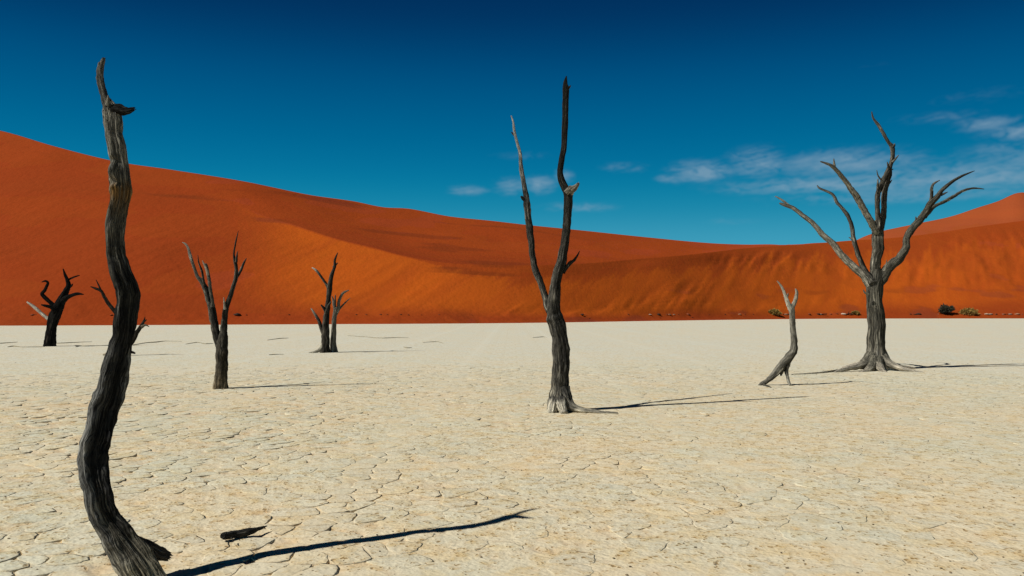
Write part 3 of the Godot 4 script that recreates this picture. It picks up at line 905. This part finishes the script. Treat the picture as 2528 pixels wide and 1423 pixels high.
func tree_pair() -> void:
	var d := 33.4
	var t := thing("dead_tree", "dark many branched dead tree, left one of the close pair", "tree", ground_at(802, 869))
	var wood := Color(0.04, 0.036, 0.03)
	var light := Color(0.62, 0.56, 0.46)
	var o := {"tint": wood, "pale": Color(0.32, 0.28, 0.22), "pale_share": 0.06, "rough": 0.18, "lit_side": [-1.3, 0.35, 500, 1100]}
	limb(t, "trunk", d, [800, 880, 13, 801, 868, 11.5, 802.5, 850, 10.2, 803, 834, 9.8, 803.6, 803, 8.6, 807, 771, 7.2, 810, 740, 6.2, 813.5, 708, 6.8, 818, 683, 5, 826, 657, 3.8, 826.5, 642, 3, 833.5, 624, 1.0], o.merged({"flare": [0.4, 0.4, 3.0, 1.0]}, true))
	limbs(t, "branch", d, [
		[[811, 712, 5, 805, 702, 3.4, 792, 683, 3, 781, 668.6, 3, 770, 661, 1.2], {"dz": [0, 0.2], "tip": light}],
		[[806, 774, 5, 801, 764, 4, 792, 753, 1.6], {"dz": [-0.2, -0.4]}],
		[[806, 772, 5, 810, 759, 4, 817, 745, 1.6], {"dz": [-0.3, -0.5]}],
		[[800, 825, 6.5, 793.7, 812, 5, 785.8, 790, 4, 776, 774.5, 3, 768, 762, 1.5], {"dz": [0, 0.1], "tip": light}],
		[[822, 660, 3, 829, 654, 2.4, 834, 649, 0.9], {}],
	], o)
	limb(t, "root", d, [800, 850, 8, 790, 863, 5, 779, 869, 3.5, 762, 872.5, 1.6], o.merged({"tint": Color(0.6, 0.55, 0.43), "dz": [0, -0.3]}, true))
	var p := thing("dead_tree", "short pale grey dead tree, right one of the close pair", "tree", ground_at(823, 869))
	var g := {"tint": Color(0.24, 0.225, 0.18), "pale": Color(0.62, 0.58, 0.48), "pale_share": 0.08, "rough": 0.16}
	var e := d + 0.35
	limb(p, "trunk", e, [824, 880, 9.5, 823.5, 868, 8.4, 822.5, 850, 7.4, 823.7, 819, 6.1, 825, 790, 5.6, 828, 771, 6, 830, 760, 4.5], g.merged({"flare": [0.3, 0.3, 3.0, 0.0]}, true))
	limbs(p, "branch", e, [
		[[828, 772, 5, 825.5, 756, 4.2, 822, 740, 2.6, 819, 731, 0.8], {}],
		[[826, 758, 3.4, 827, 747, 2.6, 827.5, 729, 1.4], {"tint": Color(0.14, 0.13, 0.11)}],
		[[830, 772, 5, 834.5, 762, 4.2, 838, 740, 3.6, 847, 724, 3.3, 861, 717, 1.2], {"dz": [0, -0.3]}],
		[[831, 774, 4, 838, 763, 2.6, 850.6, 749, 1.9, 865, 736, 0.7], {"dz": [0, 0.3], "tint": Color(0.16, 0.15, 0.12)}],
	], g)

func tree_black() -> void:
	var d := 39.5
	var t := thing("dead_tree", "squat black dead tree with curled arms at the far left edge", "tree", ground_at(122, 854))
	var wood := Color(0.022, 0.02, 0.018)
	var light := Color(0.60, 0.54, 0.44)
	var o := {"tint": wood, "tip": wood, "rough": 0.16, "pale": Color(0.12, 0.1, 0.08), "pale_share": 0.04}
	limb(t, "trunk", d, [122, 866, 14.5, 122, 853, 14, 124.5, 830, 13, 126.5, 810, 12.5, 134, 781, 13.5, 143, 759, 12.5, 152, 740, 10.5, 162, 721, 7, 169, 706, 6, 165.5, 692, 4.6, 160, 679, 3.2, 155, 664, 1.2], o)
	limbs(t, "branch", d, [
		[[166, 694, 4, 170, 690, 2.6, 183, 684, 2.1, 196, 680, 1], {"dz": [0, 0.3]}],
		[[168, 709, 4.5, 175, 706, 3, 179, 701, 1], {}],
		[[150, 748, 10, 160, 738, 7, 175, 730.5, 4.6, 190, 726, 4, 206, 727.5, 1], {"dz": [0, -0.4]}],
		[[142, 768, 8, 133, 757, 6.2, 120, 744, 5, 109.6, 734, 5, 103, 726, 4.6, 109.6, 717, 4, 115, 706, 3.6, 118, 699, 3.2, 111.5, 694, 2.6, 102, 697, 0.9], {"dz": [0, -0.3]}],
		[[136, 768, 7, 124, 759, 4.2, 114, 756, 3.6, 101, 753, 1.8], {"dz": [-0.2, -0.6]}],
		[[128, 795, 6, 117, 786.6, 4.2, 101, 774, 4, 84, 759, 4, 66, 746, 2], {"dz": [-0.1, 0.3], "tint": light, "tip": light, "jag": 1.2, "pale_share": 0.0}],
	], o)

func tree_hidden() -> void:
	var d := 31.2
	var t := thing("dead_tree", "dead tree half hidden behind the large twisted foreground trunk", "tree", ground_at(304, 877))
	var wood := Color(0.045, 0.038, 0.03)
	var o := {"tint": wood, "rough": 0.16, "pale": Color(0.25, 0.21, 0.15), "pale_share": 0.06}
	limb(t, "trunk", d, [304, 890, 11, 304, 876, 10, 304, 850, 9, 302, 820, 8, 296, 790, 6.5, 282, 768, 4.8, 268, 751, 4.5, 257, 734, 4, 249, 719, 3.5, 236, 713, 3, 223, 708, 1.2], o.merged({"flare": [0.4, 0.4, 3.0, 0.0]}, true))
	limbs(t, "branch", d, [
		[[250, 721, 3, 242.5, 704, 2, 236, 691, 0.8], {}],
		[[304, 866, 8, 314, 857, 7, 327, 841, 6.2, 337, 822, 5.5, 348, 805, 4.6, 354, 795, 3, 357.5, 783, 0.8], {"dz": [0, 0.3]}],
		[[349, 808, 4, 358, 803, 2.6, 367.5, 807, 0.9], {"tint": Color(0.22, 0.18, 0.13)}],
		[[352, 798, 2.4, 358, 793, 1.6, 362, 789, 0.7], {}],
	], o)
	limb(t, "root", d, [302, 866, 6, 322, 869, 4, 333, 873, 2], o)
	limb(t, "root", d, [300, 868, 6, 270, 873, 4, 254, 877, 2.5], o.merged({"tint": Color(0.58, 0.5, 0.36)}, true))

# ------------------------------------------------------------------ small things

func lying_log() -> void:
	var at := ground_at(604, 1331)
	var t := thing("driftwood_log", "short charred log with a tapered end lying on the clay right of the foreground trunk", "log", at)
	var d := 5.95
	limb(t, "log", d, [549, 1324, 6, 553, 1323.5, 9, 566, 1321.5, 9.5, 582, 1320, 9.6, 606, 1316, 9.6, 622, 1312, 8, 636, 1307, 5, 648, 1303, 3.6, 659, 1299, 0.8], {"dz": [-0.02, 0.28], "tint": Color(0.075, 0.073, 0.066), "tip": Color(0.13, 0.125, 0.11), "rough": 0.2, "fine": 0.8, "pale": Color(0.2, 0.19, 0.16), "pale_share": 0.08})
	limb(t, "twig", d, [571, 1328, 2, 574, 1334, 1.2, 577, 1338, 0.6], {"dz": [-0.05, -0.12], "tint": Color(0.06, 0.055, 0.05)})

func roots_on_pan() -> void:
	# long low roots breaking the surface between the far trees
	var list := [
		[[0, 848, 1.6, 20, 846.5, 1.3, 42, 845, 0.8], "thin low root at the left edge before the red dune"],
		[[18, 857, 0.9, 32, 855, 2.2, 52, 857, 1.3, 80, 857, 1.4, 110, 856.5, 1.0], "knobbly root ending at the foot of the squat black tree"],
		[[186, 857, 1.2, 196, 854.5, 2.2, 214, 855, 1.2, 240, 854, 1.0, 268, 852.5, 0.9], "low root between the squat black tree and the foreground trunk"],
		[[134, 848, 0.9, 160, 847, 1.7, 190, 845.5, 1.2, 226, 844, 0.7], "low root just behind the squat black tree"],
		[[328, 852, 1.2, 358, 847, 1.5, 384, 845, 2.0, 408, 842.5, 1.0, 448, 843.5, 0.7], "wavering root right of the half hidden tree"],
		[[458, 850, 0.9, 486, 846, 1.4, 505, 849, 2.0, 526, 848.5, 0.8], "dark root left of the V shaped tree"],
		[[660, 840, 0.8, 690, 836, 1.4, 712, 835, 0.8], "faint short root between the V shaped tree and the close pair"],
		[[664, 876.5, 1.3, 678, 875.5, 1.5, 700, 875, 0.7], "short dark root nearest the left side of the close pair"],
		[[858, 829, 0.7, 900, 832, 1.2, 940, 835, 1.6, 976, 834, 1.2, 1008, 834, 0.7], "long thin root right of the close pair"],
		[[996, 857, 1.0, 1004, 859, 2.0, 1016, 859, 1.0], "small dark root fragment right of the long thin root"],
		[[1044, 846, 0.6, 1078, 844, 1.3, 1094, 848, 0.7], "short root left of the two armed tree"],
		[[1316, 834, 0.8, 1340, 832, 1.4, 1350, 833, 0.8], "tiny root beside the left of the two armed tree"],
	]
	for one in list:
		var p: Array = one[0].duplicate()
		for k in range(2, p.size(), 3):
			p[k] *= 0.62
		var at := ground_at(p[0], p[1])
		var t := thing("surface_root", one[1], "root", at)
		limb(t, "root", reach(p[1]), p, {"lying": true, "tint": Color(0.52, 0.46, 0.32), "tip": Color(0.62, 0.56, 0.42), "rough": 0.3, "fine": 1.2})

func stone_mesh(seed_: int, squash: float) -> ArrayMesh:
	var n := FastNoiseLite.new()
	n.seed = seed_
	n.frequency = 1.1
	n.fractal_octaves = 3
	n.noise_type = FastNoiseLite.TYPE_CELLULAR if seed_ % 2 else FastNoiseLite.TYPE_SIMPLEX
	var rows := 9
	var cols := 13
	var v := PackedVector3Array()
	var colors := PackedColorArray()
	for i in rows:
		var la := lerpf(-PI / 2, PI / 2, float(i) / (rows - 1))
		for j in cols:
			var lo := TAU * float(j % (cols - 1)) / (cols - 1)
			var p := Vector3(cos(la) * sin(lo), sin(la), cos(la) * cos(lo))
			var q := p * (1.0 + 0.5 * n.get_noise_3dv(p))
			q.y = maxf(q.y, -0.35) * squash
			v.append(q)
			var k := 0.9 + 0.5 * n.get_noise_3dv(p * 3.0)
			colors.append(Color(k, k, k))
	return net(v, rows, cols, colors, PackedVector2Array(), true)

func place_of(x: float, row: float, counts: Dictionary) -> String:
	# where along the foot of the dune something lies, told by the nearest tree
	var marks := [122.0, "the squat black tree", 300.0, "the large twisted foreground trunk", 545.0, "the V shaped tree", 812.0, "the close pair of trees", 1370.0, "the two armed tree", 1950.0, "the slender sapling", 2162.0, "the thick trunked tree", 2335.0, "the round shrub"]
	var best := 0
	for k in range(0, marks.size(), 2):
		if absf(marks[k] - x) < absf(marks[best] - x):
			best = k
	var side: String = "left" if x < marks[best] else "right"
	var key: String = side + str(best)
	counts[key] = counts.get(key, 0) + 1
	var order := ["first", "second", "third", "fourth", "fifth", "sixth", "seventh", "eighth", "ninth", "tenth", "eleventh", "twelfth", "thirteenth", "fourteenth"]
	return "%s from left, on shore %s of %s" % [order[mini(counts[key] - 1, 13)], side, marks[best + 1]]

func sorted_by_place(list: Array) -> Array:
	var trios := []
	for k in range(0, list.size(), 3):
		trios.append([list[k], list[k + 1], list[k + 2]])
	trios.sort_custom(func(a, b): return a[0] < b[0])
	var out := []
	for t in trios:
		out.append_array(t)
	return out

func along_foot() -> void:
	# rubble, scrub and dead wood along the shore of the pan
	var stones: Array[ArrayMesh] = []
	for k in 5:
		stones.append(stone_mesh(60 + k, 0.62))
	var pales: Array[StandardMaterial3D] = []
	for c in [Color(0.54, 0.43, 0.33), Color(0.34, 0.17, 0.10), Color(0.46, 0.31, 0.21)]:
		var pm := plain(c)
		pm.vertex_color_use_as_albedo = true
		pales.append(pm)
	var rust := plain(Color(0.22, 0.06, 0.028))
	rust.vertex_color_use_as_albedo = true
	var black := plain(Color(0.05, 0.03, 0.022))
	black.vertex_color_use_as_albedo = true
	var pale_at := [1604, 790, 9, 1653, 789, 10, 1664, 789.5, 6, 1702, 788, 5, 1826, 786, 13, 1940, 781, 5, 2026, 781, 12, 2040, 783, 9, 2060, 784, 8, 2082, 782, 10, 2102, 783, 8, 2304, 779, 9, 2316, 781, 6, 2414, 777, 12, 2424, 780, 9, 2400, 783, 10, 2446, 780, 12, 2458, 782, 9, 2476, 779, 11, 2494, 777, 9, 2512, 775, 10, 2524, 779, 9, 2436, 784, 9, 2408, 785, 7]
	pale_at = sorted_by_place(pale_at)
	var counts := {}
	for k in range(0, pale_at.size(), 3):
		var y: float = pale_at[k + 1]
		var foot: float = table(FOOT, pale_at[k])
		var at := on_dune(pale_at[k], foot, (foot - y) * 0.8)
		var o := obj("rock", stones[(k / 3) % 5], pales[(k / 3) % 3])
		o.position = at
		var r: float = pale_at[k + 2] / FOCAL * -at.z * (0.36 + 0.26 * sin(k * 4.7))
		o.scale = Vector3(r * (1.5 + 0.5 * sin(k * 1.3)), r * (0.6 + 0.22 * sin(k * 2.1)), r)
		o.rotation.y = k * 1.7
		tag(o, "pale rock, " + place_of(pale_at[k], y, counts), "rock", "pale rocks along the right shore of the pan")
	var dark_at := [27, 800, 5, 50, 801, 5, 100, 801, 5, 48, 798, 3, 80, 797, 10, 88, 794.5, 6, 191, 801, 4, 275, 797, 6, 430, 797, 5, 452, 794, 9, 466, 793.5, 5, 505, 797, 4, 586, 791, 15, 608, 797, 4, 650, 798, 3, 714, 795, 6, 672, 797, 3, 860, 792, 3, 880, 792.5, 5, 904, 793, 8, 940, 791, 5, 956, 792, 6, 990, 793, 5, 1008, 791, 4, 1040, 796, 3, 1084, 794, 4, 1165, 795, 3, 1255, 796, 3, 1438, 787, 9, 1446, 790, 4, 1550, 788, 6, 1606, 792, 3, 1626, 789, 10, 1646, 791, 5, 1674, 790, 6, 1697, 788, 10, 1708, 787.5, 4, 1750, 788, 3, 1790, 787, 4, 1838, 787, 7, 1860, 786, 3, 1934, 782, 6, 1946, 782, 5, 1998, 785, 8, 2020, 781, 12, 2050, 783, 6, 2066, 781, 10, 2090, 777, 10, 2256, 778, 6, 2268, 780, 10, 2248, 782, 5, 2312, 777, 7, 2460, 773, 5, 2480, 775, 7, 2496, 771, 6, 2510, 769, 5, 2488, 781, 5]
	dark_at = sorted_by_place(dark_at)
	counts = {}
	for k in range(0, dark_at.size(), 3):
		var y: float = dark_at[k + 1]
		var foot: float = table(FOOT, dark_at[k])
		var at := on_dune(dark_at[k], foot, foot - y)
		var o := obj("dark_clump", stones[(k / 3 + 2) % 5], rust if k % 2 else black)
		o.position = at
		var r: float = dark_at[k + 2] / FOCAL * -at.z * 0.5
		o.scale = Vector3(r * 1.3, r * 0.8, r)
		o.rotation.y = k * 2.3
		tag(o, "dark clump, " + place_of(dark_at[k], y, counts), "clump", "dark clumps along the foot of the dune")
	# driftwood on the shore
	var sticks := [
		[[1612, 791, 1.6, 1622, 787, 1.5, 1632, 785.5, 0.7], "dark stick of driftwood on the shore right of the two armed tree"],
		[[1690, 790, 1.5, 1700, 787, 1.5, 1712, 784, 0.6], "second dark driftwood stick, further right along the shore"],
		[[2022, 783, 1.6, 2030, 777, 1.6, 2042, 775.5, 1.0], "bent dark driftwood over pale rubble right of the slender sapling"],
		[[2082, 781, 1.8, 2093, 776, 1.6, 2104, 774.5, 0.8], "dark driftwood beside the thick trunked tree, with an upright twig"],
		[[2250, 782, 1.6, 2262, 777.5, 2.0, 2272, 781, 1.4], "arched dark driftwood left of the round shrub"],
		[[1436, 790, 1.0, 1447, 788, 1.2, 1458, 786, 0.6], "thin dark stick at the foot of the dune behind the two armed tree"],
	]
	for one in sticks:
		var p: Array = one[0]
		var foot: float = table(FOOT, p[0])
		var at := on_dune(p[0], foot, foot - p[1])
		var t := thing("driftwood", one[1], "driftwood", at)
		limb(t, "stick", -at.z, p, {"tint": Color(0.045, 0.035, 0.028), "fine": 1.0, "rough": 0.25})
		if p[0] == 2082:
			limb(t, "twig", -at.z, [2093, 777, 1, 2096, 772, 0.8, 2097, 769, 0.4], {"tint": Color(0.045, 0.035, 0.028), "fine": 1.0})

func on_dune(x: float, foot: float, above: float) -> Vector3:
	# a place on the lower face of the dune, a little above its foot as seen from the pan
	var d0 := EYE * FOCAL / (foot - HORIZON)
	var s: float = table(FACE, x)
	var d := d0 + 2.0
	for k in 40:
		var q := d - d0
		var h := s * (q + 3.5) * (q + 3.5) / 14.0 - 0.05 if q < 3.5 else s * q
		var rowd := FOCAL * EYE * (1.0 / d0) - FOCAL * (EYE - h) / d
		if rowd >= above * 0.6:
			break
		d += 0.12
	var qq := d - d0
	var hh := maxf(0.0, s * (qq + 3.5) * (qq + 3.5) / 14.0 - 0.05 if qq < 3.5 else s * qq)
	return Vector3((x - 1264.0) / FOCAL * d, hh + 0.10, -d)

func leaf_ball(n: int, seed_: int, size: Vector3, leaf: float, hollow: float) -> ArrayMesh:
	# many small crossed leaves through a rounded volume
	var rg := RandomNumberGenerator.new()
	rg.seed = seed_
	var st := SurfaceTool.new()
	st.begin(Mesh.PRIMITIVE_TRIANGLES)
	var nz := FastNoiseLite.new()
	nz.seed = seed_
	nz.frequency = 1.6
	for k in n:
		var p := Vector3(rg.randfn(), absf(rg.randfn()), rg.randfn()).normalized() * lerpf(hollow, 1.0, sqrt(rg.randf()))
		p *= 0.85 + 0.5 * nz.get_noise_3dv(p * 1.5)
		var at := p * size
		var dir := (p + Vector3(rg.randf_range(-1, 1), rg.randf_range(-0.6, 1.2), rg.randf_range(-1, 1)) * 0.8).normalized()
		var sd := dir.cross(Vector3(rg.randf_range(-1, 1), rg.randf_range(-1, 1), rg.randf_range(-1, 1))).normalized()
		var l := leaf * rg.randf_range(0.6, 1.4)
		var k2 := rg.randf_range(0.6, 1.3)
		st.set_color(Color(k2, k2, k2))
		st.set_normal(dir.cross(sd))
		st.add_vertex(at)
		st.set_normal(dir.cross(sd))
		st.add_vertex(at + dir * l * 0.5 + sd * l * 0.22)
		st.set_normal(dir.cross(sd))
		st.add_vertex(at + dir * l)
		st.set_normal(dir.cross(sd))
		st.add_vertex(at)
		st.set_normal(dir.cross(sd))
		st.add_vertex(at + dir * l)
		st.set_normal(dir.cross(sd))
		st.add_vertex(at + dir * l * 0.5 - sd * l * 0.22)
	return st.commit()

func shrubs() -> void:
	var green := plain(Color(0.060, 0.062, 0.042))
	green.vertex_color_use_as_albedo = true
	var straw := plain(Color(0.30, 0.20, 0.055))
	straw.vertex_color_use_as_albedo = true
	var foot: float = table(FOOT, 2335)
	var at := on_dune(2335, foot, 4.0)
	var px := -at.z / FOCAL
	var t := thing("shrub", "dark round green shrub at the foot of the right dune", "shrub", at)
	var f := obj("foliage", leaf_ball(2600, 4, Vector3(14, 19, 12) * px, 3.4 * px, 0.25), green, t)
	f.position = Vector3(-2 * px, 5.0 * px, 0)
	var f2 := obj("foliage", leaf_ball(700, 9, Vector3(7, 13, 7) * px, 3.0 * px, 0.1), green, t)
	f2.position = Vector3(15 * px, 9.0 * px, 0)
	for k in 5:
		limb(t, "stem", -at.z, [2335, 781, 1.4, 2332 + k * 2.2 - 2, 774, 1.1, 2328 + k * 5 - 4, 764, 0.6], {"tint": Color(0.05, 0.04, 0.03), "fine": 1.2})
	var mounds := [
		[1912, 14, 17, 11, "low yellow green grass tussock left of the slender sapling"],
		[2112, 6, 9, 6, "small yellow green tussock just left of the thick trunk"],
		[2392, 26, 24, 14, "broad yellow green grassy mound right of the dark shrub"],
	]
	for m in mounds:
		var ft: float = table(FOOT, m[0])
		var c := on_dune(m[0], ft, 2.0)
		var s := -c.z / FOCAL
		var g := thing("grass_tussock", m[4], "grass", c)
		obj("blades", leaf_ball(1800, 30 + int(m[1]), Vector3(m[2], m[3], m[2] * 0.7) * s, 4.0 * s, 0.3), straw, g)
		var base := obj("mound", stone_mesh(61, 0.9), plain(Color(0.26, 0.15, 0.05)), g)
		base.scale = Vector3(m[2] * 0.9, m[3] * 0.62, m[2] * 0.5) * s

func crumbs() -> void:
	# loose clods and dark chips scattered over the clay
	var mm := MultiMesh.new()
	mm.transform_format = MultiMesh.TRANSFORM_3D
	mm.use_colors = true
	mm.mesh = stone_mesh(33, 0.7)
	var rg := RandomNumberGenerator.new()
	rg.seed = 12
	var n := 2600
	mm.instance_count = n
	for k in n:
		var d := 4.4 + 24.0 * pow(rg.randf(), 1.6)
		var x := rg.randf_range(-0.68, 0.68) * d
		var s := (0.0025 + 0.007 * pow(rg.randf(), 3.0)) * (0.8 + d * 0.035)
		var b := Basis(Vector3.UP, rg.randf() * TAU).scaled(Vector3(s * rg.randf_range(0.9, 1.8), s * 0.8, s))
		mm.set_instance_transform(k, Transform3D(b, Vector3(x, 0.004, -d)))
		mm.set_instance_color(k, Color(0.11, 0.075, 0.04).lerp(Color(0.42, 0.32, 0.2), pow(rg.randf(), 0.7)))
	var o := MultiMeshInstance3D.new()
	o.name = "clay_crumbs"
	o.multimesh = mm
	var m := plain(Color(1, 1, 1))
	m.vertex_color_use_as_albedo = true
	o.material_override = m
	add_child(o)
	o.set_meta("kind", "stuff")
	tag(o, "loose dark clay crumbs scattered over the pan", "pebbles")

# ------------------------------------------------------------------ scene

func _ready() -> void:
	pitch = atan((HORIZON - 711.5) / FOCAL)
	var cam := Camera3D.new()
	cam.name = "camera"
	cam.fov = rad_to_deg(2.0 * atan(711.5 / FOCAL))
	cam.position = Vector3(0, EYE, 0)
	cam.rotation.x = pitch
	cam.near = 0.1
	cam.far = 6000.0
	add_child(cam)
	var env := Environment.new()
	env.background_mode = Environment.BG_SKY
	env.sky = make_sky()
	env.tonemap_mode = Environment.TONE_MAPPER_LINEAR
	env.tonemap_exposure = 1.0
	env.sdfgi_enabled = true
	env.ssao_enabled = true
	env.ssil_enabled = true
	var we := WorldEnvironment.new()
	we.name = "world_environment"
	we.environment = env
	add_child(we)
	var sun := DirectionalLight3D.new()
	sun.name = "sun"
	sun.light_energy = 1.5
	sun.light_color = Color(1.0, 0.985, 0.955)
	sun.light_angular_distance = 0.5
	sun.shadow_enabled = true
	sun.look_at_from_position(Vector3.ZERO, SUN, Vector3.UP)
	add_child(sun)

	rng.seed = 2024
	grain.seed = 1
	grain.frequency = 1.0
	grain.fractal_octaves = 3
	lump.seed = 2
	lump.frequency = 1.0
	lump.fractal_octaves = 2
	patch.seed = 3
	patch.frequency = 1.0
	patch.fractal_octaves = 3
	bark = make_bark()
	clay = make_ground(1024, 3.7, 1.0, 100, 1.8, 1.0)
	fill = clay
	sand = make_ground(1024, 46.0, 0.22, 200, 16.0, 0.2)

	make_pan()
	make_dune()
	make_far_dune()
	tree_crooked()
	tree_forked()
	tree_spreading()
	tree_slender()
	tree_vee()
	tree_pair()
	tree_black()
	tree_hidden()
	lying_log()
	shrubs()
	roots_on_pan()
	along_foot()
	crumbs()
